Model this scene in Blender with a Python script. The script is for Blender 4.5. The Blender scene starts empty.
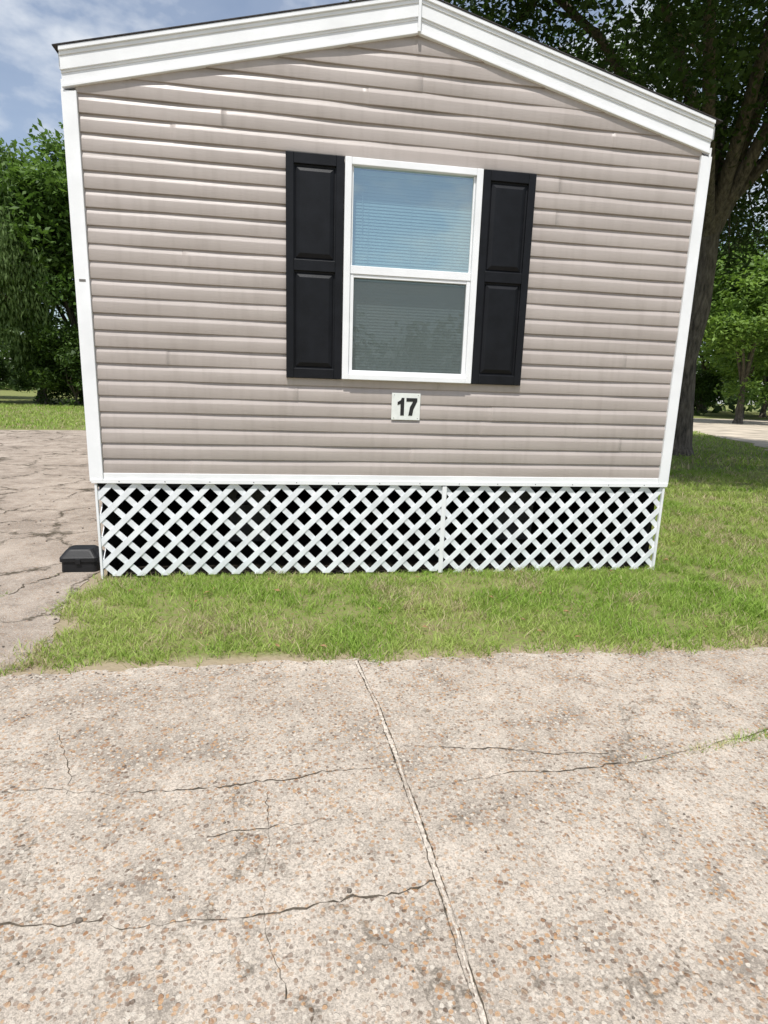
import bpy, bmesh, math, random
import numpy as np
from mathutils import Matrix, Vector
random.seed(7); rng=np.random.default_rng(11)
scene=bpy.context.scene
scene.view_settings.view_transform='Standard'; scene.view_settings.look='None'; scene.view_settings.exposure=0
COL=bpy.context.collection

# ---------------------------------------------------------------- materials
def new_mat(name):
    m=bpy.data.materials.new(name); m.use_nodes=True
    nt=m.node_tree; nt.nodes.clear()
    out=nt.nodes.new('ShaderNodeOutputMaterial'); b=nt.nodes.new('ShaderNodeBsdfPrincipled')
    nt.links.new(b.outputs[0],out.inputs[0])
    return m,nt,b,out
def N(nt,t,**kw):
    n=nt.nodes.new(t)
    for k,v in kw.items():
        if k in n.inputs: n.inputs[k].default_value=v
        else: setattr(n,k,v)
    return n
def ramp(nt,src,stops,interp='LINEAR'):
    r=nt.nodes.new('ShaderNodeValToRGB'); r.color_ramp.interpolation=interp
    e=r.color_ramp.elements
    while len(e)<len(stops): e.new(0.5)
    for i,(p,c) in enumerate(stops):
        e[i].position=p; e[i].color=(*c,1) if len(c)==3 else c
    nt.links.new(src,r.inputs[0]); return r.outputs[0]
def g(v): return (v,v,v)
def mixc(nt,fac,a,b,mode='MIX'):
    m=nt.nodes.new('ShaderNodeMix'); m.data_type='RGBA'; m.blend_type=mode
    for s,v in((m.inputs[0],fac),(m.inputs[6],a),(m.inputs[7],b)):
        if isinstance(v,(int,float)): s.default_value=v
        elif isinstance(v,tuple): s.default_value=(*v,1)
        else: nt.links.new(v,s)
    return m.outputs[2]
def math_(nt,op,a,b):
    m=nt.nodes.new('ShaderNodeMath'); m.operation=op
    for s,v in((m.inputs[0],a),(m.inputs[1],b)):
        if isinstance(v,(int,float)): s.default_value=v
        else: nt.links.new(v,s)
    return m.outputs[0]
def bump(nt,b,h,strength,dist=0.01):
    n=N(nt,'ShaderNodeBump',Strength=strength,Distance=dist); nt.links.new(h,n.inputs['Height']); nt.links.new(n.outputs[0],b.inputs['Normal'])
def simple(name,col,rough=0.6,var=0.12,scale=6,bs=0.1,bscale=60,spec=0.4):
    m,nt,b,o=new_mat(name); tc=N(nt,'ShaderNodeTexCoord')
    n=N(nt,'ShaderNodeTexNoise',Scale=scale,Detail=4.0); nt.links.new(tc.outputs['Object'],n.inputs['Vector'])
    lo=tuple(c*(1-var) for c in col); hi=tuple(min(1,c*(1+var)) for c in col)
    nt.links.new(ramp(nt,n.outputs[0],[(0.3,lo),(0.7,hi)]),b.inputs['Base Color'])
    n2=N(nt,'ShaderNodeTexNoise',Scale=bscale,Detail=2.0); nt.links.new(tc.outputs['Object'],n2.inputs['Vector'])
    bump(nt,b,n2.outputs[0],bs,0.004); b.inputs['Roughness'].default_value=rough; b.inputs['Specular IOR Level'].default_value=spec
    return m

M={}
M['white']=simple('white_vinyl',(0.79,0.795,0.80),0.5,0.06,4,0.05)
M['lattice']=simple('white_lattice_plastic',(0.76,0.78,0.80),0.55,0.12,7,0.05)
M['black']=simple('black_shutter_plastic',(0.0055,0.006,0.008),0.5,0.3,10,0.2,120,0.22)
M['shade_soil']=simple('soil_shade_tone',(0.03,0.025,0.02),0.95,0.4,3,0.5,40,0.1)  # earth coloured near-black, so the shade under the home is in the colour
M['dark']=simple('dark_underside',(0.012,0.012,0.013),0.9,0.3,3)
M['block']=simple('concrete_block',(0.16,0.15,0.14),0.9,0.2,8,0.5,80,0.2)
M['shingle']=simple('roof_shingle',(0.05,0.045,0.045),0.9,0.4,40,0.6,90,0.2)
M['blind']=simple('blind_slat',(0.62,0.66,0.68),0.6,0.04)
M['bait']=simple('bait_station_plastic',(0.012,0.012,0.013),0.5,0.25,12,0.2,100,0.3)
M['plate']=simple('sign_plate',(0.72,0.74,0.70),0.5,0.06,20)
M['digit']=simple('sign_digit',(0.015,0.015,0.015),0.5,0.1)
M['stone']=simple('loose_stone',(0.12,0.10,0.08),0.9,0.5,90,0.5)
M['wallplain']=simple('room_wall',(0.3,0.3,0.3),0.8)

# siding
m,nt,b,o=new_mat('vinyl_siding'); tc=N(nt,'ShaderNodeTexCoord')
mp=N(nt,'ShaderNodeMapping'); mp.inputs['Scale'].default_value=(0.7,0.7,5); nt.links.new(tc.outputs['Object'],mp.inputs[0])
n=N(nt,'ShaderNodeTexNoise',Scale=1.5,Detail=4.0); nt.links.new(mp.outputs[0],n.inputs['Vector'])
c1=ramp(nt,n.outputs[0],[(0.3,(0.395,0.345,0.315)),(0.7,(0.465,0.410,0.378))])
mp2=N(nt,'ShaderNodeMapping'); mp2.inputs['Scale'].default_value=(9,9,1.0); nt.links.new(tc.outputs['Object'],mp2.inputs[0])
n2=N(nt,'ShaderNodeTexNoise',Scale=2.0,Detail=5.0); nt.links.new(mp2.outputs[0],n2.inputs['Vector'])
c2=mixc(nt,ramp(nt,n2.outputs[0],[(0.5,g(0)),(0.8,g(0.30))]),c1,(0.27,0.23,0.20))
nt.links.new(c2,b.inputs['Base Color']); b.inputs['Roughness'].default_value=0.40; b.inputs['Specular IOR Level'].default_value=0.45
mp3=N(nt,'ShaderNodeMapping'); mp3.inputs['Scale'].default_value=(3,3,40); nt.links.new(tc.outputs['Object'],mp3.inputs[0])
n3=N(nt,'ShaderNodeTexNoise',Scale=4.0,Detail=3.0); nt.links.new(mp3.outputs[0],n3.inputs['Vector']); bump(nt,b,n3.outputs[0],0.25,0.003)
M['siding']=m

# glass
def glass(name,tint,fac):
    m=bpy.data.materials.new(name); m.use_nodes=True; nt=m.node_tree; nt.nodes.clear()
    o=N(nt,'ShaderNodeOutputMaterial'); t=N(nt,'ShaderNodeBsdfTransparent'); t.inputs[0].default_value=(*tint,1)
    gl=N(nt,'ShaderNodeBsdfGlossy',Roughness=0.015); gl.inputs[0].default_value=(0.85,0.97,1.0,1)
    tc=N(nt,'ShaderNodeTexCoord'); nz=N(nt,'ShaderNodeTexNoise',Scale=1.6,Detail=1.0); nt.links.new(tc.outputs['Object'],nz.inputs['Vector'])
    bp=N(nt,'ShaderNodeBump',Strength=0.14,Distance=0.02); nt.links.new(nz.outputs[0],bp.inputs['Height']); nt.links.new(bp.outputs[0],gl.inputs['Normal'])
    mx=N(nt,'ShaderNodeMixShader'); mx.inputs[0].default_value=fac
    nt.links.new(t.outputs[0],mx.inputs[1]); nt.links.new(gl.outputs[0],mx.inputs[2]); nt.links.new(mx.outputs[0],o.inputs[0]); return m
M['glass_up']=glass('window_glass',(0.52,0.66,0.66),0.36)
M['glass_low']=glass('window_glass_lower',(0.6,0.68,0.67),0.18)
m=bpy.data.materials.new('insect_screen'); m.use_nodes=True; nt=m.node_tree; nt.nodes.clear()
o=N(nt,'ShaderNodeOutputMaterial'); t=N(nt,'ShaderNodeBsdfTransparent'); d=N(nt,'ShaderNodeBsdfDiffuse'); d.inputs[0].default_value=(0.12,0.135,0.13,1)
mx=N(nt,'ShaderNodeMixShader'); mx.inputs[0].default_value=0.55
nt.links.new(t.outputs[0],mx.inputs[1]); nt.links.new(d.outputs[0],mx.inputs[2]); nt.links.new(mx.outputs[0],o.inputs[0]); M['screen']=m

# aggregate concrete
def concrete(name,base,dark,pebmix,craze=0.0,csc=0.75,cw=0.007):
    m,nt,b,o=new_mat(name); tc=N(nt,'ShaderNodeTexCoord'); P=tc.outputs['Object']
    nd=N(nt,'ShaderNodeTexNoise',Scale=35.0,Detail=1.0); nt.links.new(P,nd.inputs['Vector'])
    vadd=nt.nodes.new('ShaderNodeVectorMath'); vadd.operation='MULTIPLY_ADD'; nt.links.new(nd.outputs['Color'],vadd.inputs[0]); vadd.inputs[1].default_value=(0.014,0.014,0); nt.links.new(P,vadd.inputs[2])
    big=N(nt,'ShaderNodeTexNoise',Scale=0.8,Detail=5.0,Roughness=0.65); nt.links.new(P,big.inputs['Vector'])
    mid=N(nt,'ShaderNodeTexNoise',Scale=4.0,Detail=6.0,Roughness=0.75); nt.links.new(P,mid.inputs['Vector'])
    fine=N(nt,'ShaderNodeTexNoise',Scale=150.0,Detail=3.0,Roughness=0.75); nt.links.new(P,fine.inputs['Vector'])
    col=ramp(nt,big.outputs[0],[(0.36,dark),(0.60,base)])
    col=mixc(nt,ramp(nt,mid.outputs[0],[(0.36,g(0.7)),(0.50,g(0))]),col,tuple(c*0.58 for c in dark))
    col=mixc(nt,ramp(nt,mid.outputs[0],[(0.55,g(0)),(0.66,g(0.75))]),col,tuple(min(0.8,c*1.3) for c in base))
    col=mixc(nt,ramp(nt,fine.outputs[0],[(0.34,g(0.75)),(0.52,g(0)),]),col,tuple(c*0.38 for c in base))
    col=mixc(nt,ramp(nt,fine.outputs[0],[(0.54,g(0)),(0.70,g(0.7)),]),col,tuple(min(0.8,c*1.45) for c in base))
    hs=[]
    for sc,thr,seed,kp in((42.0,0.36,0.0,0.5),(78.0,0.42,5.3,0.75)):
        off=nt.nodes.new('ShaderNodeVectorMath'); off.operation='ADD'; nt.links.new(vadd.outputs[0],off.inputs[0]); off.inputs[1].default_value=(seed,seed*1.7,0)
        v=N(nt,'ShaderNodeTexVoronoi',Scale=sc); v.inputs['Randomness'].default_value=1.0; nt.links.new(off.outputs[0],v.inputs['Vector'])
        sep=nt.nodes.new('ShaderNodeSeparateColor'); nt.links.new(v.outputs['Color'],sep.inputs[0])
        pc=ramp(nt,sep.outputs[0],[(0.0,(0.30,0.16,0.08)),(0.16,(0.38,0.26,0.17)),(0.30,(0.13,0.09,0.065)),(0.36,(0.52,0.45,0.37)),(0.54,(0.46,0.28,0.15)),(0.72,(0.60,0.54,0.46)),(0.88,(0.24,0.17,0.125))],'CONSTANT')
        th=math_(nt,'MULTIPLY',math_(nt,'ADD',sep.outputs[2],0.45),thr*1.05)
        df=math_(nt,'SUBTRACT',th,v.outputs['Distance'])
        mask=ramp(nt,math_(nt,'MULTIPLY',df,12.0),[(0.0,g(0)),(0.8,g(1))])
        keep=math_(nt,'LESS_THAN',sep.outputs[1],kp)
        mm=math_(nt,'MULTIPLY',mask,keep)
        ex=math_(nt,'MULTIPLY',mm,ramp(nt,mid.outputs[0],[(0.40,g(pebmix)),(0.62,g(pebmix*0.4))]))
        col=mixc(nt,ex,col,pc); hs.append(mm)
    if craze>0:
        cd=N(nt,'ShaderNodeTexNoise',Scale=2.5,Detail=5.0,Roughness=0.7); nt.links.new(P,cd.inputs['Vector'])
        va=nt.nodes.new('ShaderNodeVectorMath'); va.operation='MULTIPLY_ADD'; nt.links.new(cd.outputs['Color'],va.inputs[0]); va.inputs[1].default_value=(0.7,0.7,0); nt.links.new(P,va.inputs[2])
        vo=N(nt,'ShaderNodeTexVoronoi',Scale=csc); vo.feature='DISTANCE_TO_EDGE'; nt.links.new(va.outputs[0],vo.inputs['Vector'])
        ck=ramp(nt,vo.outputs['Distance'],[(cw*0.3,g(craze)),(cw,g(0))])
        col=mixc(nt,math_(nt,'MULTIPLY',ck,ramp(nt,mid.outputs[0],[(0.46,g(1)),(0.60,g(0.25))])),col,(0.08,0.065,0.045))
    nt.links.new(col,b.inputs['Base Color']); b.inputs['Roughness'].default_value=0.9; b.inputs['Specular IOR Level'].default_value=0.2
    a=nt.nodes.new('ShaderNodeMath'); a.operation='MULTIPLY_ADD'; nt.links.new(fine.outputs[0],a.inputs[0]); a.inputs[1].default_value=1.8; nt.links.new(hs[0],a.inputs[2])
    bump(nt,b,a.outputs[0],0.75,0.005); return m
M['conc']=concrete('aggregate_concrete',(0.51,0.445,0.375),(0.37,0.315,0.26),0.92,0.6,0.9,0.006)
M['pad']=concrete('worn_concrete',(0.43,0.365,0.305),(0.27,0.225,0.185),0.5,0.95,0.85,0.028)
M['crack']=simple('crack_dirt',(0.085,0.07,0.052),0.95,0.5,40,0.4,100,0.1)
M['joint']=simple('joint_sand',(0.50,0.44,0.375),0.95,0.4,70,0.8,200,0.1)
M['road']=simple('gravel',(0.44,0.38,0.30),0.95,0.35,0.8,0.8,30,0.1)

# ground
m,nt,b,o=new_mat('turf_soil'); tc=N(nt,'ShaderNodeTexCoord')
n=N(nt,'ShaderNodeTexNoise',Scale=0.5,Detail=7.0,Roughness=0.7); nt.links.new(tc.outputs['Object'],n.inputs['Vector'])
n2=N(nt,'ShaderNodeTexNoise',Scale=25.0,Detail=4.0,Roughness=0.7); nt.links.new(tc.outputs['Object'],n2.inputs['Vector'])
c=ramp(nt,n.outputs[0],[(0.35,(0.12,0.19,0.035)),(0.6,(0.18,0.24,0.055)),(0.75,(0.25,0.25,0.10))])
c=mixc(nt,ramp(nt,n2.outputs[0],[(0.38,g(0)),(0.58,g(0.8))]),c,(0.22,0.18,0.10))
sx=nt.nodes.new('ShaderNodeSeparateXYZ'); nt.links.new(tc.outputs['Object'],sx.inputs[0])
bd=math_(nt,'ABSOLUTE',math_(nt,'ADD',sx.outputs[1],1.60),0.0)
bd=math_(nt,'ADD',bd,math_(nt,'MULTIPLY',math_(nt,'SUBTRACT',n2.outputs[0],0.5),0.25))
c=mixc(nt,ramp(nt,bd,[(0.06,g(0.95)),(0.15,g(0))]),c,(0.34,0.275,0.19))
bd2=math_(nt,'ABSOLUTE',math_(nt,'SUBTRACT',sx.outputs[0],0.02),0.0); bd2=math_(nt,'ADD',bd2,math_(nt,'MULTIPLY',math_(nt,'SUBTRACT',n2.outputs[0],0.5),0.4))
c=mixc(nt,ramp(nt,bd2,[(0.12,g(0.9)),(0.30,g(0))]),c,(0.32,0.26,0.18))
nt.links.new(c,b.inputs['Base Color']); b.inputs['Roughness'].default_value=0.95; b.inputs['Specular IOR Level'].default_value=0.1; bump(nt,b,n2.outputs[0],0.8,0.03)
M['ground']=m
def leafmat(name,tr,rough=0.55):
    m=bpy.data.materials.new(name); m.use_nodes=True; nt=m.node_tree; nt.nodes.clear()
    o=N(nt,'ShaderNodeOutputMaterial'); at=N(nt,'ShaderNodeAttribute'); at.attribute_name='tint'
    b=N(nt,'ShaderNodeBsdfPrincipled',Roughness=rough); b.inputs['Specular IOR Level'].default_value=0.25
    t=N(nt,'ShaderNodeBsdfTranslucent'); hs=N(nt,'ShaderNodeHueSaturation',Value=1.3,Saturation=1.1)
    nt.links.new(at.outputs['Color'],b.inputs['Base Color']); nt.links.new(at.outputs['Color'],hs.inputs['Color']); nt.links.new(hs.outputs[0],t.inputs[0])
    mx=N(nt,'ShaderNodeMixShader'); mx.inputs[0].default_value=tr
    nt.links.new(b.outputs[0],mx.inputs[1]); nt.links.new(t.outputs[0],mx.inputs[2]); nt.links.new(mx.outputs[0],o.inputs[0]); return m
M['leaf']=leafmat('leaves',0.36); M['blade']=leafmat('grass_blades',0.3,0.6)
m,nt,b,o=new_mat('bark'); tc=N(nt,'ShaderNodeTexCoord'); mp=N(nt,'ShaderNodeMapping'); mp.inputs['Scale'].default_value=(6,6,1.2); nt.links.new(tc.outputs['Object'],mp.inputs[0])
n=N(nt,'ShaderNodeTexNoise',Scale=2.5,Detail=6.0,Roughness=0.7); nt.links.new(mp.outputs[0],n.inputs['Vector'])
nt.links.new(ramp(nt,n.outputs[0],[(0.35,(0.045,0.036,0.028)),(0.65,(0.20,0.165,0.13))]),b.inputs['Base Color']); b.inputs['Roughness'].default_value=0.95; bump(nt,b,n.outputs[0],1.0,0.05); M['bark']=m

# ---------------------------------------------------------------- mesh helpers
def link(o,parent=None):
    COL.objects.link(o)
    if parent: o.parent=parent
    return o
def empty(name,loc=(0,0,0)):
    e=bpy.data.objects.new(name,None); e.location=loc; e.empty_display_size=0.3; return link(e)
def mesh_obj(name,V,F,mats,parent=None,mi=None,smooth=False,bevel=0):
    me=bpy.data.meshes.new(name); me.from_pydata([tuple(v) for v in V],[],[tuple(f) for f in F]); 
    for mt in (mats if isinstance(mats,list) else [mats]): me.materials.append(mt)
    if mi is not None: me.polygons.foreach_set('material_index',mi)
    if smooth: me.polygons.foreach_set('use_smooth',[True]*len(me.polygons))
    me.update(); o=bpy.data.objects.new(name,me); link(o,parent)
    if bevel:
        bm=o.modifiers.new('b','BEVEL'); bm.width=bevel; bm.segments=2; bm.limit_method='ANGLE'
    return o
class B:
    def __init__(s): s.V=[];s.F=[]
    def box(s,x0,x1,y0,y1,z0,z1):
        k=len(s.V); s.V+=[(x0,y0,z0),(x1,y0,z0),(x1,y1,z0),(x0,y1,z0),(x0,y0,z1),(x1,y0,z1),(x1,y1,z1),(x0,y1,z1)]
        s.F+=[tuple(k+i for i in f) for f in((0,3,2,1),(4,5,6,7),(0,1,5,4),(1,2,6,5),(2,3,7,6),(3,0,4,7))]; return s
    def prism(s,poly,y0,y1):
        k=len(s.V); n=len(poly); s.V+=[(x,y0,z) for x,z in poly]+[(x,y1,z) for x,z in poly]
        s.F.append(tuple(range(k,k+n))); s.F.append(tuple(range(k+2*n-1,k+n-1,-1)))
        for i in range(n): j=(i+1)%n; s.F.append((k+i,k+n+i,k+n+j,k+j))
        return s
    def obj(s,name,mat,parent=None,bevel=0): return mesh_obj(name,s.V,s.F,mat,parent,bevel=bevel)

def fast_mesh(name,V,T,mats,tint=None,mi=None,k=3):
    me=bpy.data.meshes.new(name); nv=len(V); nf=len(T)
    me.vertices.add(nv); me.vertices.foreach_set('co',np.asarray(V,np.float32).ravel())
    me.loops.add(nf*k); me.loops.foreach_set('vertex_index',np.asarray(T,np.int32).ravel())
    me.polygons.add(nf); me.polygons.foreach_set('loop_start',np.arange(0,nf*k,k,dtype=np.int32))
    for mt in mats: me.materials.append(mt)
    if mi is not None: me.polygons.foreach_set('material_index',np.asarray(mi,np.int32))
    if tint is not None:
        a=me.color_attributes.new('tint','FLOAT_COLOR','POINT'); c=np.ones((nv,4),np.float32); c[:,:3]=tint; a.data.foreach_set('color',c.ravel())
    me.update(calc_edges=True); return me

# ---------------------------------------------------------------- mobile home
W=4.851; Z1=0.800; L=14.0
home=empty('mobile_home')
SL=0.24; TOP=3.71
def topz(x): return TOP+SL*min(x,W-x)
WX0,WX1,WZ0,WZ1=1.914,2.965,1.624,3.213
def siding(name,x0,x1,z0,zmax,gable,holes,mapf,step,seed):
    r=np.random.default_rng(seed); V=[];F=[]
    h=0.1185; z=z0; row=0
    prof=[[(0,-0.002),(0.0,-0.0150)],[(0.0,-0.0150),(0.004,-0.0165),(0.076,-0.0150)],[(0.076,-0.0150),(0.088,-0.0120),(0.100,-0.0070),(0.1205,-0.0030)]]
    xs_all=np.arange(x0,x1+step*0.5,step); xs_all[-1]=x1
    while z<zmax:
        seam=r.uniform(x0+0.3,x1-0.3); so=r.choice([-1,1])*0.0018
        ph=r.uniform(0,6.28,5); am=r.uniform(0.3,1,3)*(1.0+0.9*max(0,(z-2.6)))
        tilt=r.normal(0,0.0014)
        ivs=[(x0,x1,None,None)]
        if holes and z+h>holes[2] and z<holes[3]:
            ivs=[(x0,holes[0],None,None),(holes[1],x1,None,None)]
            if z<holes[2]: ivs.append((holes[0],holes[1],None,holes[2]))
            if z+h>holes[3]: ivs.append((holes[0],holes[1],holes[3],None))
        for a,bb,zlo,zhi in ivs:
            for st in prof:
                base=len(V); xs=[x for x in xs_all if a<x<bb]; xs=[a]+xs
                if a<seam<bb: xs+=[seam-0.0005,seam+0.0005]; xs.sort()
                xs=xs+[bb]
                for dz,oy in st:
                    for x in xs:
                        w=0.0011*(am[0]*math.sin(2.1*x+ph[0])+am[1]*math.sin(5.3*x+ph[1])+0.6*am[2]*math.sin(11*x+ph[2]))
                        w2=0.0025*math.sin(3.7*x+ph[3])*(dz/0.12)*am[1]
                        y=oy+(w+(so if x>seam else 0)+tilt*(dz/0.12))+(w2 if dz>0 else 0)
                        if oy>-0.01: y=min(y,-0.0005)
                        z3=z+dz+0.0009*math.sin(1.7*x+ph[1])+0.0004*math.sin(6.1*x+ph[4])
                        if gable: z3=min(z3,topz(x)-0.06)
                        if zlo: z3=max(z3,zlo)
                        if zhi: z3=min(z3,zhi)
                        V.append(mapf(x,y,z3))
                n=len(xs)
                for i in range(len(st)-1):
                    for j in range(n-1): F.append((base+i*n+j,base+i*n+j+1,base+(i+1)*n+j+1,base+(i+1)*n+j))
        z+=h
    return mesh_obj(name,V,F,M['siding'],home,smooth=True)
siding('front_siding',0.08,W-0.08,Z1+0.055,4.2,True,(WX0+0.02,WX1-0.02,WZ0+0.02,WZ1-0.02),lambda x,y,z:(x,y,z),0.05,3)
siding('left_siding',0.05,L,Z1+0.05,3.62,False,None,lambda x,y,z:(y+0.0,x,z),0.5,4)
siding('right_siding',0.05,L,Z1+0.05,3.62,False,None,lambda x,y,z:(W-y,x,z),0.5,5)
b=B(); b.box(0.01,0.05,0.02,L,Z1,3.66); b.box(W-0.05,W-0.01,0.02,L,Z1,3.66); b.box(0.05,W-0.05,L-0.05,L,Z1,3.66)
b.box(0.05,W-0.05,0.02,L-0.05,3.60,3.65)
b.box(0.05,WX0+0.03,0.004,0.06,Z1,3.60); b.box(WX1-0.03,W-0.05,0.004,0.06,Z1,3.60); b.box(WX0+0.03,WX1-0.03,0.004,0.06,Z1,WZ0+0.03); b.box(WX0+0.03,WX1-0.03,0.004,0.06,WZ1-0.03,3.60)
b.obj('wall_structure',M['wallplain'],home)
B().prism([(0.05,3.66),(W-0.05,3.66),(W-0.05,3.68),(W/2,topz(W/2)-0.03),(0.05,3.68)],0.006,0.05).obj('gable_sheathing',M['wallplain'],home)
B().prism([(0.05,3.66),(W-0.05,3.66),(W-0.05,3.68),(W/2,topz(W/2)-0.03),(0.05,3.68)],L-0.05,L).obj('rear_gable',M['siding'],home)
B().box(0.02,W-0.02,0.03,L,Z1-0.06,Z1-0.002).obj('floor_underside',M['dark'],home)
rf=B()
for s in(0,1):
    f=(lambda x:x) if s==0 else (lambda x:W-x)
    poly=[(f(-0.035),TOP-0.035*SL+0.003),(f(W/2),topz(W/2)+0.003),(f(W/2),topz(W/2)+0.010),(f(-0.035),TOP-0.035*SL+0.010)]
    if s: poly=poly[::-1]
    rf.prism(poly,-0.062,L+0.07)
rf.obj('roof',M['shingle'],home)
ev=B(); ev.box(-0.020,-0.0,0.003,L,3.60,3.692); ev.box(W,W+0.020,0.003,L,3.60,3.692)
ev.obj('eave_fascia',M['white'],home)
rk=B()
bands=[(0.0,-0.028,0.058),(-0.028,-0.052,0.048),(-0.052,-0.135,0.042),(-0.135,-0.149,0.034),(-0.149,-0.215,0.028),(-0.215,-0.236,0.038)]
for s in(0,1):
    f=(lambda x:x) if s==0 else (lambda x:W-x)
    for a,c,out in bands:
        xa=0.000 if s==0 else 0.022
        poly=[(f(xa),TOP+xa*SL+c),(f(W/2-0.0015),topz(W/2)+c),(f(W/2-0.0015),topz(W/2)+a),(f(xa),TOP+xa*SL+a)]
        if s: poly=poly[::-1]
        rk.prism(poly,-out,-0.001 if a>-0.2 else -0.004)
rk.obj('rake_fascia',M['white'],home,0.003)
B().prism([(W/2-0.010,topz(W/2)-0.238),(W/2+0.010,topz(W/2)-0.238),(W/2+0.010,topz(W/2)-0.004),(W/2-0.010,topz(W/2)-0.004)],-0.062,-0.03).obj('peak_cover',M['white'],home,0.003)
cp=B()
for s in(0,1):
    x0,x1=(-0.012,0.088) if s==0 else (W-0.088,W+0.008)
    cp.box(x0,x1,-0.027,0.002,Z1-0.01,3.465)
    xa,xb=(-0.018,0.0) if s==0 else (W,W+0.018)
    cp.box(xa,xb,0.003,0.09,Z1-0.01,3.54)
    xa,xb=(0.076,0.088) if s==0 else (W-0.088,W-0.076)
    cp.box(xa,xb,-0.033,-0.0275,Z1+0.0,3.465)
cp.obj('corner_posts',M['white'],home,0.002)
bt=B(); bt.box(0.089,W-0.089,-0.024,0.0,Z1+0.006,Z1+0.057); bt.box(0.0,W,-0.032,-0.026,Z1-0.022,Z1+0.012)
bt.obj('bottom_trim',M['white'],home,0.002)
nl=B()
for i in range(14):
    x=0.2+i*0.34; nl.box(x,x+0.006,-0.0345,-0.0325,Z1-0.008,Z1-0.002)
nl.obj('trim_screws',M['dark'],home)
# small lot tag stuck on the left corner post
B().box(0.018,0.062,-0.0285,-0.0272,2.245,2.262).obj('lot_tag',M['block'],home)

# window
wy=-0.055
fr=B(); t=0.05
fr.box(WX0,WX0+t,wy,0.03,WZ0,WZ1); fr.box(WX1-t,WX1,wy,0.03,WZ0,WZ1)
fr.box(WX0+t,WX1-t,wy+0.003,0.03,WZ1-t,WZ1); fr.box(WX0+t,WX1-t,wy-0.006,0.03,WZ0,WZ0+0.042)
fr.obj('window_frame',M['white'],home,0.004)
zr=2.44
sa=B(); a0,a1=WX0+t,WX1-t
sa.box(a0+0.001,a1-0.001,wy+0.012,0.005,zr-0.03,zr+0.03)
sa.box(a0+0.001,a0+0.016,-0.03,0.0,zr+0.031,WZ1-t-0.001); sa.box(a1-0.016,a1-0.001,-0.03,0.0,zr+0.031,WZ1-t-0.001)
lt=0.030
sa.box(a0+0.001,a0+lt,-0.038,0.0,WZ0+0.043,zr-0.031); sa.box(a1-lt,a1-0.001,-0.038,0.0,WZ0+0.043,zr-0.031)
sa.box(a0+lt,a1-lt,-0.036,0.0,WZ0+0.043,WZ0+0.043+0.03); sa.box(a0+lt,a1-lt,-0.036,0.0,zr-0.055,zr-0.031)
sa.obj('window_sash',M['white'],home,0.003)
mesh_obj('upper_glass',[(a0,-0.015,zr),(a1,-0.015,zr),(a1,-0.015,WZ1-t),(a0,-0.015,WZ1-t)],[(0,1,2,3)],M['glass_up'],home)
mesh_obj('lower_glass',[(a0,-0.008,WZ0+.04),(a1,-0.008,WZ0+.04),(a1,-0.008,zr),(a0,-0.008,zr)],[(0,1,2,3)],M['glass_low'],home)
mesh_obj('insect_screen',[(a0,-0.024,WZ0+.04),(a1,-0.024,WZ0+.04),(a1,-0.024,zr),(a0,-0.024,zr)],[(0,1,2,3)],M['screen'],home)
V=[];F=[]; z=WZ0+0.03
while z<WZ1-0.07:
    k=len(V); dz=0.0122; dy=0.0030; sg=random.uniform(-0.0006,0.0006)
    for x in(a0-0.01,a1+0.01): V+=[(x,0.045+dy,z+dz+sg),(x,0.0443,z+sg),(x,0.045-dy,z-dz+sg)]
    F+=[(k,k+3,k+4,k+1),(k+1,k+4,k+5,k+2)]; z+=0.0228
mesh_obj('window_blinds',V,F,M['blind'],home)
bb=B(); bb.box(a0-0.01,a1+0.01,0.033,0.058,WZ1-0.09,WZ1-0.055)
for x in(a0+0.14,(a0+a1)/2,a1-0.14): bb.box(x-0.001,x+0.001,0.034,0.036,WZ0+0.05,WZ1-0.09)
bb.box(a0+0.09,a0+0.095,0.028,0.033,2.75,WZ1-0.09)
bb.obj('blind_headrail',M['blind'],home)

def shutter(x0,x1):
    z0,z1=WZ0-0.002,WZ1+0.002; s=B(); st=0.058; y0,y1=-0.046,-0.013
    zm=2.45
    s.box(x0,x0+st,y0,y1,z0,z1); s.box(x1-st,x1,y0,y1,z0,z1)
    for a,c in((z0,z0+0.075),(zm-0.04,zm+0.04),(z1-0.075,z1)): s.box(x0+st,x1-st,y0+0.001,y1,a,c)
    s.obj('shutter_frame',M['black'],home,0.004)
    for a,c in((z0+0.075,zm-0.04),(zm+0.04,z1-0.075)):
        xa,xb=x0+st,x1-st; V=[];F=[]
        lv=[(0,-0.026),(0.012,-0.024),(0.016,-0.030),(0.045,-0.042),(0.05,-0.042)]
        for d,y in lv: V+=[(xa+d,y,a+d),(xb-d,y,a+d),(xb-d,y,c-d),(xa+d,y,c-d)]
        for i in range(len(lv)-1):
            for j in range(4): q=(j+1)%4; F.append((i*4+j,i*4+q,i*4+4+q,i*4+4+j))
        k=len(V)-4; F.append((k,k+1,k+2,k+3))
        mesh_obj('shutter_panel',V,F,M['black'],home)
shutter(1.4833,1.9085); shutter(2.9705,3.3909)

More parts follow.
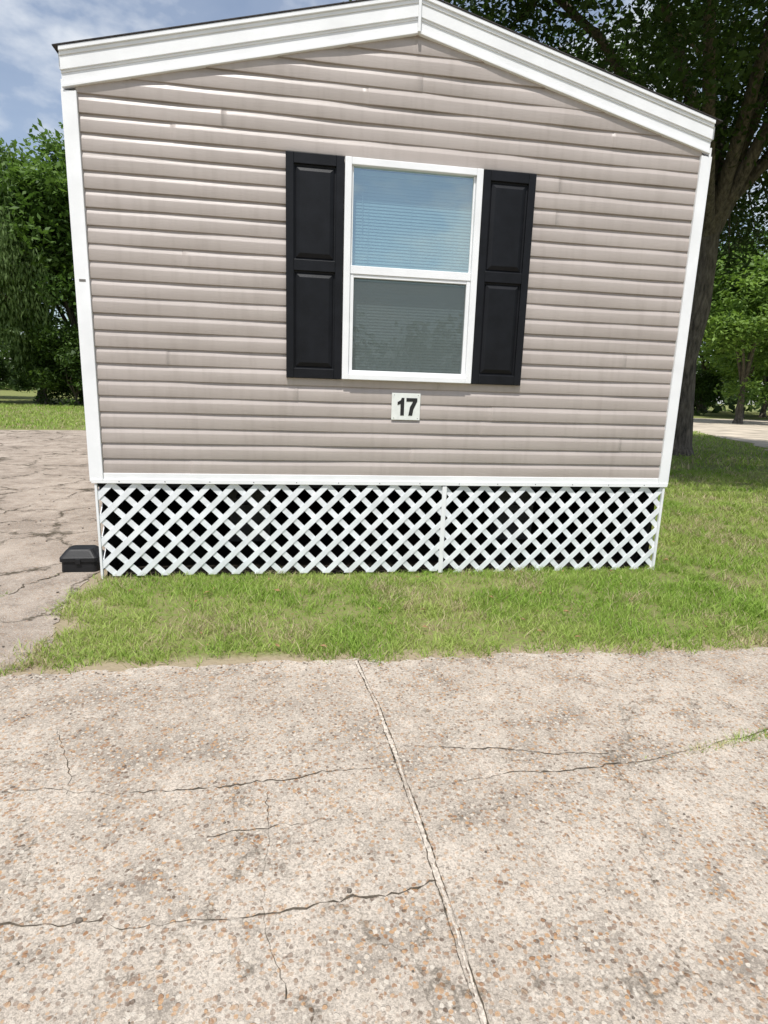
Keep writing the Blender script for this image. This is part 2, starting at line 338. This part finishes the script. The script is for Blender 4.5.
def clip_strip(p,d,w,x0,x1,z0,z1):
    nx,nz=-d[1],d[0]
    poly=[(p[0]+d[0]*s+nx*q,p[1]+d[1]*s+nz*q) for s,q in((-9,-w/2),(9,-w/2),(9,w/2),(-9,w/2))]
    for ax,lim,sg in((0,x0,1),(0,x1,-1),(1,z0,1),(1,z1,-1)):
        out=[]
        for i in range(len(poly)):
            A,C=poly[i],poly[(i+1)%len(poly)]; fa=(A[ax]-lim)*sg; fc=(C[ax]-lim)*sg
            if fa>=0: out.append(A)
            if (fa>=0)!=(fc>=0):
                tt=fa/(fa-fc); out.append((A[0]+(C[0]-A[0])*tt,A[1]+(C[1]-A[1])*tt))
        poly=out
        if len(poly)<3: return None
    return poly
def lattice(name,x0,x1,z0,z1,mapf,P=0.186,w=0.044,off=0.0):
    V=[];F=[]
    for sgn,yb in((1,0.0),(-1,0.0065)):
        d=(math.sqrt(.5),sgn*math.sqrt(.5)); x=x0-1.2+off
        while x<x1+1.2:
            poly=clip_strip((x,0.4),d,w,x0,x1,z0,z1); x+=P
            if not poly or len(poly)<3: continue
            n=len(poly); k=len(V); V+=[mapf(a,yb,c) for a,c in poly]+[mapf(a,yb+0.006,c) for a,c in poly]
            F.append(tuple(range(k,k+n))); F.append(tuple(range(k+2*n-1,k+n-1,-1)))
            for i in range(n): j=(i+1)%n; F.append((k+i,k+n+i,k+n+j,k+j))
    mesh_obj(name,V,F,M['lattice'],home)
lattice('lattice_skirting',0.035,2.79,0.022,Z1-0.012,lambda x,y,z:(x,y-0.016+0.004*math.sin(x*2.1),z))
lattice('lattice_skirting_panel',2.81,W-0.03,0.005,Z1-0.012,lambda x,y,z:(x,y-0.012,z),off=0.06)
lattice('lattice_side_a',0.05,L,0.025,Z1-0.012,lambda x,y,z:(0.02+y,x,z))
lattice('lattice_side_b',0.05,L,0.025,Z1-0.012,lambda x,y,z:(W-0.02-y,x,z))
ln=B(); ln.box(0.045,0.05,0.05,L,0.0045,Z1-0.062); ln.box(W-0.05,W-0.045,0.05,L,0.0045,Z1-0.062); ln.box(0.06,W-0.06,L-0.1,L-0.09,0.0045,Z1-0.062); ln.obj('light_block_panels',M['dark'],home)  # unseen dark panels added to stop light leaking through the side lattice
st=B(); st.box(2.782,2.820,-0.028,-0.0175,0.01,Z1-0.03); st.box(0.018,0.036,-0.024,0.0,0.0,Z1-0.03); st.box(W-0.036,W-0.014,-0.024,0.0,0.0,Z1-0.03)
st.obj('lattice_trim',M['white'],home,0.002)
pr=B()
for y in(1.1,3.6,6.1,8.6,11.1):
    for x in(0.9,3.7):
        for i in range(3): pr.box(x,x+0.4,y+0.002*i,y+0.2,0.004+0.195*i,0.19+0.195*i)
pr.obj('support_piers',M['block'],home,0.005)
bm_=B()
for x in(1.05,3.85): bm_.box(x,x+0.1,0.3,L-0.3,0.60,0.62); bm_.box(x+0.045,x+0.055,0.3,L-0.3,0.621,0.7)
bm_.obj('chassis_beams',M['dark'],home)

sg=empty('house_number_sign',(2.44,-0.0195,1.424))
B().box(-0.118,0.118,-0.006,0.0,-0.107,0.107).obj('plate',M['plate'],sg,0.002)
dg=B()
dg.prism([(-0.045,-0.07),(-0.015,-0.07),(-0.015,0.07),(-0.037,0.07),(-0.043,0.052),(-0.070,0.036),(-0.070,0.012),(-0.045,0.022)],-0.0085,-0.0062)
dg.prism([(0.022,-0.07),(0.054,-0.07),(0.062,-0.02),(0.092,0.045),(0.092,0.07),(0.002,0.07),(0.002,0.042),(0.058,0.042),(0.034,0.0)],-0.0085,-0.0062)
dg.obj('digits',M['digit'],sg)
B().box(-0.1,-0.096,-0.0085,-0.0062,0.09,0.094).box(0.096,0.1,-0.0085,-0.0062,0.09,0.094).box(-0.1,-0.096,-0.0085,-0.0062,-0.094,-0.09).box(0.096,0.1,-0.0085,-0.0062,-0.094,-0.09).obj('screws',M['dark'],sg)

bs=empty('rodent_bait_station',(-0.205,0.26,0.008))
V=[];F=[]
def rr(hw,hd,r,z,n=5):
    out=[]
    for cx,cy,a0 in((hw-r,hd-r,0),(-hw+r,hd-r,90),(-hw+r,-hd+r,180),(hw-r,-hd+r,270)):
        for i in range(n): a=math.radians(a0+90*i/(n-1)); out.append((cx+r*math.cos(a),cy+r*math.sin(a),z))
    return out
lev=[(0.0,0.142,0.11),(0.085,0.138,0.106),(0.086,0.150,0.118),(0.118,0.150,0.118),(0.124,0.146,0.113),(0.170,0.112,0.082),(0.182,0.098,0.07),(0.184,0.09,0.062)]
for z,a,c in lev: V+=rr(a,c,0.035,z)
n=20
for i in range(len(lev)-1):
    for j in range(n): q=(j+1)%n; F.append((i*n+j,i*n+q,(i+1)*n+q,(i+1)*n+j))
k=(len(lev)-1)*n; F.append(tuple(range(k,k+n)))
mesh_obj('box_and_lid',V,F,M['bait'],bs,bevel=0.002)
B().box(-0.02,0.02,-0.125,-0.108,0.07,0.112).obj('latch',M['bait'],bs,0.003)
V=[(0.143,0.03*math.cos(a)-0.03,0.04+0.03*math.sin(a)) for a in np.linspace(0,2*math.pi,13)[:-1]]+[(-0.1425,0.03*math.cos(a)-0.03,0.04+0.03*math.sin(a)) for a in np.linspace(0,2*math.pi,13)[:-1]]
mesh_obj('entry_hole',V,[tuple(range(12)),tuple(range(12,24))],M['dark'],bs)

# ---------------------------------------------------------------- ground, slabs
S=300
mesh_obj('ground',[(-S,-S,0),(S,-S,0),(S,S,0),(-S,S,0)],[(0,1,2,3)],M['ground'])
mesh_obj('shade_soil_under_home',[(0.03,0.03,0.004),(W-0.03,0.03,0.004),(W-0.03,L,0.004),(0.03,L,0.004)],[(0,1,2,3)],M['shade_soil'],home)  # extra ground sheet, painted dark to stand for shade behind the lattice
def jag(p0,p1,step,amp,r):
    n=max(2,int(math.dist(p0,p1)/step)); out=[]; v=0
    dx,dy=(p1[0]-p0[0])/math.dist(p0,p1),(p1[1]-p0[1])/math.dist(p0,p1)
    for i in range(n+1):
        t=i/n; v=0.88*v+r.normal(0,amp); out.append((p0[0]+(p1[0]-p0[0])*t-dy*v,p0[1]+(p1[1]-p0[1])*t+dx*v))
    return out
r=np.random.default_rng(5)
def sheet(name,pts,z,mat,parent=None):
    bm=bmesh.new(); vs=[bm.verts.new((x,y,z)) for x,y in pts]; lo=[bm.verts.new((x,y,-0.02)) for x,y in pts]
    f=bm.faces.new(vs); n=len(vs)
    for i in range(n): bm.faces.new((vs[i],lo[i],lo[(i+1)%n],vs[(i+1)%n]))
    bmesh.ops.recalc_face_normals(bm,faces=bm.faces); bmesh.ops.triangulate(bm,faces=[q for q in bm.faces if len(q.verts)>4])
    me=bpy.data.meshes.new(name); bm.to_mesh(me); bm.free(); me.materials.append(mat); o=bpy.data.objects.new(name,me); link(o,parent); return o
edge=jag((16,-1.73),(1.95,-1.64),0.025,0.010,r)+jag((1.93,-1.62),(-9,-1.53),0.025,0.009,r)
drive=sheet('concrete_driveway',[(-9,-14),(16,-14)]+edge,0.010,M['conc'])
pad=sheet('concrete_pad',[(-8.5,-1.50)]+[(0.12,-1.56)]+jag((0.11,-1.55),(-0.035,0.0),0.04,0.018,r)+[(-0.04,0.2),(-0.05,14.2),(-4.9,15.0),(-8.5,14.2)],0.006,M['pad'])
sheet('gravel_road',jag((16,8),(17.2,12.5),.5,.12,r)+jag((17.6,13.2),(20.5,20),.5,.15,r)+jag((20.8,20.6),(26,30),.5,.2,r)+[(34,42),(44,42)]+jag((34,30),(26.7,21.5),.5,.2,r)+jag((26.3,20.8),(22,11),.5,.15,r)+[(20,6)],0.006,M['road'])

def ribbon(name,pts,w,amp,mat,z,parent,seed,step=0.02):
    r=np.random.default_rng(seed); V=[];F=[]
    path=[]
    for a,c in zip(pts[:-1],pts[1:]):
        n=max(2,int(math.dist(a,c)/step)); 
        for i in range(n): t=i/n; path.append((a[0]+(c[0]-a[0])*t,a[1]+(c[1]-a[1])*t))
    path.append(pts[-1]); v=0; P2=[]
    dx,dy=pts[-1][0]-pts[0][0],pts[-1][1]-pts[0][1]; l=math.hypot(dx,dy); nx,ny=-dy/l,dx/l
    for i,(x,y) in enumerate(path):
        v=0.93*v+r.normal(0,amp); e=r.normal(0,amp*0.5)
        ww=w*max(0.1,1+0.55*r.normal())*(0.6+0.4*math.sin(i*0.11+seed))
        P2.append((x+nx*(v+e),y+ny*(v+e),max(0.0006,abs(ww))))
    for x,y,ww in P2: V+=[(x-nx*ww/2,y-ny*ww/2,z),(x+nx*ww/2,y+ny*ww/2,z)]
    for i in range(len(P2)-1): F.append((2*i,2*i+2,2*i+3,2*i+1))
    mesh_obj(name,V,F,mat,parent)
zc=0.0125
jl=[(1.90,-1.63),(1.952,-2.1),(1.985,-2.61),(2.012,-3.25),(2.022,-3.9),(2.03,-6)]
ribbon('joint_fill',jl,0.024,0.0010,M['joint'],zc,drive,1,0.012)
ribbon('joint_crack',[(x+0.011,y) for x,y in jl],0.005,0.0010,M['crack'],zc+0.002,drive,2,0.012)
ribbon('joint_crack',[(x-0.011,y) for x,y in jl],0.0045,0.0010,M['crack'],zc+0.002,drive,12,0.012)
ribbon('crack_a',[(0.45,-2.60),(0.735,-2.617),(1.3,-2.66),(1.92,-2.60)],0.006,0.005,M['crack'],zc,drive,3)
ribbon('crack_b',[(2.03,-2.75),(2.5,-2.70),(3.03,-2.688),(3.5,-2.6),(3.8,-2.54),(5,-2.5)],0.0055,0.004,M['crack'],zc,drive,4)
ribbon('crack_c',[(2.01,-2.462),(2.4,-2.5),(2.92,-2.628)],0.006,0.004,M['crack'],zc,drive,5)
ribbon('crack_d',[(0.3,-3.15),(0.714,-3.193),(1.1,-3.22),(1.566,-3.237),(1.85,-3.22),(2.0,-3.20)],0.0055,0.005,M['crack'],zc,drive,6)
ribbon('crack_e',[(0.5,-2.2),(0.7,-2.5),(0.72,-2.62)],0.003,0.006,M['crack'],zc,drive,7)
ribbon('crack_f',[(1.25,-2.9),(1.6,-2.88),(1.98,-2.93)],0.003,0.005,M['crack'],zc,drive,8)
ribbon('crack_g',[(1.44,-2.7),(1.47,-2.95),(1.46,-3.2),(1.52,-3.5)],0.003,0.005,M['crack'],zc,drive,9)
for i,(p,q) in enumerate([((-6,1.5),(-0.05,2.2)),((-3,-1.5),(-1.2,4.5)),((-6,5),(-0.05,5.6)),((-1.2,4.5),(-2.2,14)),((-0.9,-1.3),(-0.05,0.9)),((-6,9),(-0.05,8.6))]): ribbon('pad_crack',[p,q],0.016,0.014,M['crack'],0.009,pad,40+i)

V=[];F=[]; rs=np.random.default_rng(9)
spots=[(1.72,-3.19,0.010),(0.93,-3.2,0.011),(1.3,-2.85,0.006)]+[(rs.uniform(0.2,4.5),rs.uniform(-3.9,-1.7),rs.uniform(0.002,0.005)) for _ in range(120)]+[(rs.uniform(-.3,6),-1.62-abs(rs.normal(0,.05)),rs.uniform(0.002,0.007)) for _ in range(160)]+[(rs.uniform(-2.5,0),rs.uniform(-1.4,4),rs.uniform(0.004,0.012)) for _ in range(70)]
for x,y,s in spots:
    bm=bmesh.new(); bmesh.ops.create_icosphere(bm,subdivisions=1,radius=s); k=len(V)
    for v in bm.verts: V.append((x+v.co.x*rs.uniform(.8,1.3),y+v.co.y*rs.uniform(.8,1.3),0.012+v.co.z*0.5*rs.uniform(.7,1.2)))
    bm.verts.index_update(); F+=[tuple(k+v.index for v in f.verts) for f in bm.faces]; bm.free()
mesh_obj('loose_stones',V,F,M['stone'])

# ---------------------------------------------------------------- grass
def vnoise(x,y,s,seed):
    r_=np.random.default_rng(seed); G=r_.uniform(0,1,(64,64)); X=x*s;Y=y*s; xi=np.floor(X).astype(int);yi=np.floor(Y).astype(int); fx=X-xi;fy=Y-yi
    fx=fx*fx*(3-2*fx);fy=fy*fy*(3-2*fy); q=lambda a,b_:G[a%64,b_%64]
    return (q(xi,yi)*(1-fx)+q(xi+1,yi)*fx)*(1-fy)+(q(xi,yi+1)*(1-fx)+q(xi+1,yi+1)*fx)*fy
def fbm(x,y,s,seed): return 0.5*vnoise(x,y,s,seed)+0.3*vnoise(x,y,s*2.3,seed+1)+0.2*vnoise(x,y,s*5.1,seed+2)
def blades(x,y,hmin,hmax,wd,rg):
    n=len(x); a=rg.uniform(0,2*np.pi,n); hv=fbm(x,y,2.2,3); h=rg.uniform(hmin,hmax,n)*(0.35+1.3*hv); w=wd*rg.uniform(.6,1.4,n)
    ln=rg.uniform(0.2,1.7,n)*h; b=rg.uniform(0,2*np.pi,n); lx,ly=np.cos(b)*ln,np.sin(b)*ln; sx,sy=np.cos(a)*w,np.sin(a)*w
    z0=np.full(n,0.0)
    P=np.stack([np.stack([x-sx,y-sy,z0],1),np.stack([x+sx,y+sy,z0],1),np.stack([x+sx*.7+lx*.4,y+sy*.7+ly*.4,h*.6],1),np.stack([x-sx*.7+lx*.4,y-sy*.7+ly*.4,h*.6],1),np.stack([x+lx,y+ly,h],1)],1).reshape(-1,3)
    k=np.arange(n)[:,None]*5; T=np.concatenate([k+np.array([[0,1,2]]),k+np.array([[0,2,3]]),k+np.array([[3,2,4]])],0)
    t=rg.uniform(0,1,n)[:,None]; patch=np.clip((fbm(x,y,1.6,20)-0.36)*3.6+rg.normal(0,.2,n),0,1)[:,None]
    c=np.array([[.135,.235,.030]])*(1-t)+np.array([[.32,.46,.085]])*t
    yel=np.array([[.28,.35,.08]])*(1-t)+np.array([[.50,.56,.19]])*t
    c=c*(1-patch*.65)+yel*patch*.65
    dry=(rg.uniform(0,1,n)<0.07+0.5*np.clip((fbm(x,y,2.6,50)-0.54)*6,0,1))[:,None]
    c=np.where(dry,np.array([[.52,.44,.27]])*(0.6+0.5*t),c)
    return P,T,np.repeat(c,5,0)
parts=[]
def region(x0,x1,y0,y1,dens,hmin,hmax,wd,test=None):
    n=int((x1-x0)*(y1-y0)*dens); x=rng.uniform(x0,x1,n); y=rng.uniform(y0,y1,n)
    bare=fbm(x,y,3.1,70); tuft=fbm(x,y,11,90)
    keep=rng.uniform(0,1,n)>np.clip((bare-0.50)*5.0,0,0.88)
    keep&=rng.uniform(0,1,n)<np.clip(0.25+1.45*tuft,0,1)
    if test is not None: keep&=test(x,y)
    x=x[keep];y=y[keep]; parts.append(blades(x,y,hmin,hmax,wd,rng))
def edge_ok(x,y):
    fr_=-1.56-0.0065*(x-2)-0.24*(fbm(x,x*0+3,1.6,7)-0.5)-0.34*(fbm(x,x*0+1,6,8)-0.5)-0.035*np.abs(rng.normal(0,1,len(x)))
    lf=0.07+0.40*(fbm(y,y*0+2,2.0,17)-0.45)+0.35*(fbm(y,y*0+2,6.0,18)-0.5)-0.05*np.abs(rng.normal(0,1,len(x)))+0.02*np.clip((-y)/1.6,0,1)
    ins=(x>0.0)&(x<W)&(y>0.01)
    return (y>fr_)&(x>lf)&(~ins)
region(-0.35,5.2,-1.8,0.02,8500,0.02,0.06,0.0024,edge_ok)
region(4.86,7.5,-1.8,4,3800,0.03,0.07,0.0032,edge_ok)
region(5.2,12,-1.8,7,1200,0.03,0.08,0.0055,lambda x,y:edge_ok(x,y)&~((x<7.5)&(y<4)))
def notroad(x,y): return ~((x>np.interp(y,[8,12.5,20,30],[16,17.2,20.5,26]))&(x<np.interp(y,[8,11,21.5,30],[20.6,22,26.7,34])))
region(4.9,34,7,30,100,0.05,0.12,0.012,notroad)
region(-16,-3,15.1,34,140,0.05,0.12,0.012)
n=900; x=rng.uniform(3.05,4.3,n); y=np.interp(x,[3.03,3.5,3.8,5],[-2.688,-2.6,-2.54,-2.5])+rng.normal(0,.014,n); kk=fbm(x,x*0,9,4)>0.42; parts.append(blades(x[kk],y[kk],.012,.032,.0016,rng))
n=900; t=rng.uniform(0,1,n); x=0.1-2.5*t**2; y=-1.53+rng.normal(0,.025,n); kk=fbm(x,x*0,5,6)>0.45; parts.append(blades(x[kk],y[kk],.01,.035,.002,rng))
n=700; y=rng.uniform(0.4,6,n); x=-0.03-np.abs(rng.normal(0,.03,n)); parts.append(blades(x,y,.01,.05,.003,rng))
n=260; t=rng.uniform(0,1,n); x=-0.9+0.85*t+rng.normal(0,.012,n); y=-1.3+2.2*t; kk=fbm(x,y,6,9)>0.5; parts.append(blades(x[kk],y[kk],.008,.03,.002,rng))
off=0;Vs=[];Ts=[];Cs=[]
for P,T,C in parts: Vs.append(P);Ts.append(T+off);Cs.append(C);off+=len(P)
me=fast_mesh('grass_lawn',np.concatenate(Vs),np.concatenate(Ts),[M['blade']],np.concatenate(Cs)); link(bpy.data.objects.new('grass_lawn',me))
rl=np.random.default_rng(123); n=60; V=[];F=[]
for i in range(n):
    x=rl.uniform(0.3,8);y=rl.uniform(-1.5,-0.05) if x<4.9 else rl.uniform(-1.5,4); a=rl.uniform(0,6.28); s=rl.uniform(.012,.03); k=len(V)
    for du,dv,dz in((-1,0,.0),(-.2,.42,.008),(1,0,.004),(-.1,-.45,.01)): V.append((x+s*(du*math.cos(a)-dv*math.sin(a)),y+s*(du*math.sin(a)+dv*math.cos(a)),0.03+dz+rl.uniform(0,.008)))
    F.append((k,k+1,k+2,k+3))
mesh_obj('fallen_leaves',V,F,simple('dry_leaf',(0.26,0.15,0.07),0.8,0.4,20))

# ---------------------------------------------------------------- trees
def tube(V,F,pts,rads,n=8):
    k=len(V); pts=[np.array(p,float) for p in pts]
    for i,p in enumerate(pts):
        d=pts[min(i+1,len(pts)-1)]-pts[max(i-1,0)]; d/=np.linalg.norm(d)+1e-9
        u=np.cross(d,[0.3,0.9,0.1]); u/=np.linalg.norm(u)+1e-9; v=np.cross(d,u)
        for j in range(n): a=2*math.pi*j/n; V.append(tuple(p+rads[i]*(math.cos(a)*u+math.sin(a)*v)))
    for i in range(len(pts)-1):
        for j in range(n): q=(j+1)%n; F.append((k+i*n+j,k+i*n+q,k+(i+1)*n+q,k+(i+1)*n+j))
def tree_mesh(name,seed,fork,tr,cz,rad,nleaf,leaf,cA,cB,nl=7,droop=0.0,extra=60,cr=0.13,lean=(0,0),xc=None):
    r=np.random.default_rng(seed); V=[];F=[]; rad=np.array(rad,float); C=np.array([lean[0],lean[1],cz])
    pts=[(0,0,-0.1),(0.02,0,0.25)]; rd=[tr*1.6,tr*1.15]
    for i in range(1,6): t=i/5; pts.append((lean[0]*.12*t+r.normal(0,tr*.15),lean[1]*.12*t+r.normal(0,tr*.15),fork*t)); rd.append(tr*(1-.3*t))
    tube(V,F,pts,rd,12); top=np.array(pts[-1]); cent=[]
    for i in range(nl):
        a=2*math.pi*(i+r.uniform(-.3,.3))/nl; el=r.uniform(-.15,.85) if i<nl-1 else 1.3
        d=np.array([math.cos(a)*math.cos(el),math.sin(a)*math.cos(el),math.sin(el)])
        end=C+d*rad*r.uniform(.6,.85); mid=top+(end-top)*.5+np.array([0,0,rad[2]*.12])+r.normal(0,.25,3)*tr
        q1=top+(mid-top)*.5+r.normal(0,.12,3); st=top-np.array([0,0,r.uniform(0,.18)*fork])
        tube(V,F,[st,q1,mid,(mid+end)/2+r.normal(0,.15,3),end],[tr*.5,tr*.4,tr*.28,tr*.17,tr*.06],8); cent+=[end,(mid+end)/2]
        for j in range(4):
            s=mid+(end-mid)*r.uniform(-.2,.8); d2=d+r.normal(0,.75,3); d2/=np.linalg.norm(d2); e2=s+d2*rad*r.uniform(.3,.5)
            m2=(s+e2)/2+r.normal(0,.12,3); tube(V,F,[s,m2,e2],[tr*.17,tr*.1,tr*.03],6); cent+=[e2,m2]
            for _ in range(3):
                s3=m2+(e2-m2)*r.uniform(0,1); d3=d2+r.normal(0,.9,3); d3/=np.linalg.norm(d3); e3=s3+d3*rad*r.uniform(.12,.26); tube(V,F,[s3,e3],[tr*.06,tr*.015],5); cent.append(e3)
    for _ in range(extra):
        d=r.normal(0,1,3); d/=np.linalg.norm(d); cent.append(C+d*rad*r.uniform(.45,1.05))
    if xc is not None:
        for lo,hi,cnt in xc:
            for _ in range(cnt):
                c_=np.array([r.uniform(lo[q],hi[q]) for q in range(3)]); cent.append(c_)
                tube(V,F,[c_+(top-c_)*.35+np.array([0,0,1.0]),c_+(top-c_)*.15+np.array([0,0,.5]),c_],[tr*.1,tr*.06,tr*.02],5)
    cent=np.array(cent); nc=len(cent); sz=r.uniform(.5,1.35,nc); wts=sz**2/np.sum(sz**2); idx=r.choice(nc,nleaf,p=wts)
    R=rad.mean()*cr; dirs=r.normal(0,1,(nleaf,3)); dirs/=np.linalg.norm(dirs,axis=1)[:,None]
    p=cent[idx]+dirs*(r.uniform(0,1,nleaf)**.6)[:,None]*(sz[idx]*R*1.6)[:,None]*np.array([1.15,1.15,.75])
    if droop>0:
        st=r.uniform(0,1,nleaf)**1.3; p[:,2]-=droop*st; p[:,2]=np.maximum(p[:,2],.15)
    nrm=r.normal(0,1,(nleaf,3)); nrm[:,2]=np.abs(nrm[:,2])+.5; nrm/=np.linalg.norm(nrm,axis=1)[:,None]
    u=np.cross(nrm,r.normal(0,1,(nleaf,3))); u/=np.linalg.norm(u,axis=1)[:,None]
    if droop>0: u=u*0.35+np.array([[0,0,-1.0]]); u/=np.linalg.norm(u,axis=1)[:,None]; nrm=np.cross(u,r.normal(0,1,(nleaf,3))); nrm/=np.linalg.norm(nrm,axis=1)[:,None]
    v=np.cross(nrm,u)
    s=leaf*r.uniform(.6,1.4,nleaf)[:,None]; asp=.45 if droop==0 else .25
    LV=np.stack([p-u*s,p-v*s*asp,p+u*s,p+v*s*asp],1).reshape(-1,3)
    tone=r.uniform(0,1,nc)[idx]*.6+r.uniform(0,1,nleaf)*.4
    col=np.array(cA)[None]*(1-tone[:,None])+np.array(cB)[None]*tone[:,None]
    nb=len(V); allV=np.concatenate([np.array(V),LV]); LF=(np.arange(nleaf*4).reshape(-1,4)+nb); allF=np.concatenate([np.array(F),LF])
    tint=np.concatenate([np.full((nb,3),.1),np.repeat(col,4,0)]); mi=np.concatenate([np.zeros(len(F)),np.ones(nleaf)])
    return fast_mesh(name,allV,allF,[M['bark'],M['leaf']],tint,mi,4)
def put(name,me,loc,rot=0,s=1.0):
    o=bpy.data.objects.new(name,me); o.location=loc; o.rotation_euler=(0,0,rot); o.scale=(s,s,s); return link(o)
oak=tree_mesh('oak_tree',21,6.6,0.36,11.0,(9.8,8.6,5.2),150000,0.095,(.024,.048,.012),(.072,.12,.026),nl=10,extra=150,cr=.115,lean=(-1.0,-3.2),xc=[((0.2,-1.0,5.2),(6.5,5.5,8.5),26),((-7.5,-6,7.8),(4,0,11),18)])
put('oak_tree',oak,(12.45,10.6,0))
wil=tree_mesh('willow_tree',5,3.0,0.28,9.6,(4.4,4.4,4.6),34000,0.15,(.10,.155,.05),(.21,.29,.11),droop=2.6,extra=60,cr=.13)
put('willow_tree',wil,(-17.3,32.5,0),0,1.10)
bA=tree_mesh('broadleaf_a',31,2.6,0.25,7.6,(4.4,4.4,5.4),32000,0.14,(.05,.10,.022),(.15,.24,.055),extra=70,cr=.125)
bB=tree_mesh('broadleaf_b',37,2.2,0.22,6.6,(4.0,4.0,4.8),28000,0.14,(.08,.145,.028),(.22,.33,.07),extra=60,cr=.13)
tl=[(bA,-12.4,37.5,.3,1.34),(bA,-15.9,39.5,2.3,1.25),(bB,-5.5,40,1.2,1.15),(bB,-24,44,2.2,1.1),(bA,1,44,4,1.0),(bA,-30,40,1,1.15),
    (bB,44,46,.5,1.25),(bB,50,50,2.5,1.3),(bA,56,50,4.5,1.35),(bB,41,55,3.3,1.3),(bA,24,50,1.1,1.1),(bB,8,50,.1,1.1),(bA,52,62,.1,1.7),(bB,33,33,.1,1.15),(bA,43,38,2.1,1.25)]
for i,(me,x,y,rt,s) in enumerate(tl): put('broadleaf_tree',me,(x,y,0),rt,s)
sh=tree_mesh('shrub',41,0.5,0.08,1.9,(2.0,1.8,1.9),12000,0.10,(.03,.06,.016),(.11,.18,.035),nl=6,extra=40,cr=.18)
for x,y,s in((-11.8,34,1.25),(-14.3,36,1.1),(-8,34.5,1.2),(-19,36,1.1),(44,52,1.2),(52,46,1.1),(58,54,1.1)): put('shrub',sh,(x,y,0),x,s)
r=np.random.default_rng(77); n=50000; cl=700
ca=r.uniform(0,2*np.pi,cl); cd=r.uniform(85,110,cl); ch=r.uniform(1,9,cl)
idx=r.integers(0,cl,n); P=np.stack([np.cos(ca[idx])*cd[idx],np.sin(ca[idx])*cd[idx],ch[idx]],1)+r.normal(0,1,(n,3))*np.array([2.6,2.6,1.9]); P[:,2]=np.abs(P[:,2])
u=r.normal(0,1,(n,3)); u/=np.linalg.norm(u,axis=1)[:,None]; v=np.cross(u,r.normal(0,1,(n,3))); v/=np.linalg.norm(v,axis=1)[:,None]; s=r.uniform(.4,.9,n)[:,None]
LV=np.stack([P-u*s,P-v*s*.6,P+u*s,P+v*s*.6],1).reshape(-1,3); t=(r.uniform(0,1,cl)[idx]*.6+.4*r.uniform(0,1,n))[:,None]
col=np.array([[.04,.075,.025]])*(1-t)+np.array([[.13,.19,.06]])*t
me=fast_mesh('distant_trees',LV,np.arange(n*4).reshape(-1,4),[M['leaf']],np.repeat(col,4,0),None,4); link(bpy.data.objects.new('distant_trees',me))

# ---------------------------------------------------------------- light
tosun=Vector((-0.16,-0.39,0.91)).normalized()
sun=bpy.data.lights.new('sun','SUN'); sun.energy=5.0; sun.angle=math.radians(0.5); sun.color=(1.0,0.975,0.93)
so=bpy.data.objects.new('sun',sun); so.rotation_euler=tosun.to_track_quat('Z','Y').to_euler(); link(so)
w=bpy.data.worlds.new('World'); scene.world=w; w.use_nodes=True; nt=w.node_tree; nt.nodes.clear()
o=N(nt,'ShaderNodeOutputWorld'); bg=N(nt,'ShaderNodeBackground',Strength=0.14)
sky=N(nt,'ShaderNodeTexSky'); sky.sky_type='NISHITA'; sky.sun_disc=False; sky.sun_elevation=math.asin(tosun.z); sky.sun_rotation=math.atan2(tosun.x,tosun.y); sky.dust_density=1.0; sky.altitude=10
tc=N(nt,'ShaderNodeTexCoord'); mp=N(nt,'ShaderNodeMapping'); mp.inputs['Scale'].default_value=(1,1,2.0); mp.inputs['Location'].default_value=(1.35,0.6,0.4); nt.links.new(tc.outputs['Generated'],mp.inputs[0])
n1=N(nt,'ShaderNodeTexNoise',Scale=4.2,Detail=7.0,Roughness=0.52); nt.links.new(mp.outputs[0],n1.inputs['Vector'])
f=ramp(nt,n1.outputs[0],[(0.30,g(0.10)),(0.48,g(0.22)),(0.60,g(0.95))])
nt.links.new(mixc(nt,f,sky.outputs[0],(6.2,6.5,6.9)),bg.inputs[0]); nt.links.new(bg.outputs[0],o.inputs[0])

# ---------------------------------------------------------------- camera
cam=bpy.data.cameras.new('camera'); cam.lens=20.295; cam.sensor_width=36; cam.clip_start=0.05; cam.clip_end=2000
co=bpy.data.objects.new('camera',cam); link(co)
co.matrix_world=Matrix.Translation((1.5524,-4.708,1.55))@Matrix.Rotation(-0.1558,4,'Z')@Matrix.Rotation(math.pi/2-0.2079,4,'X')@Matrix.Rotation(0.0323,4,'Z')
scene.camera=co
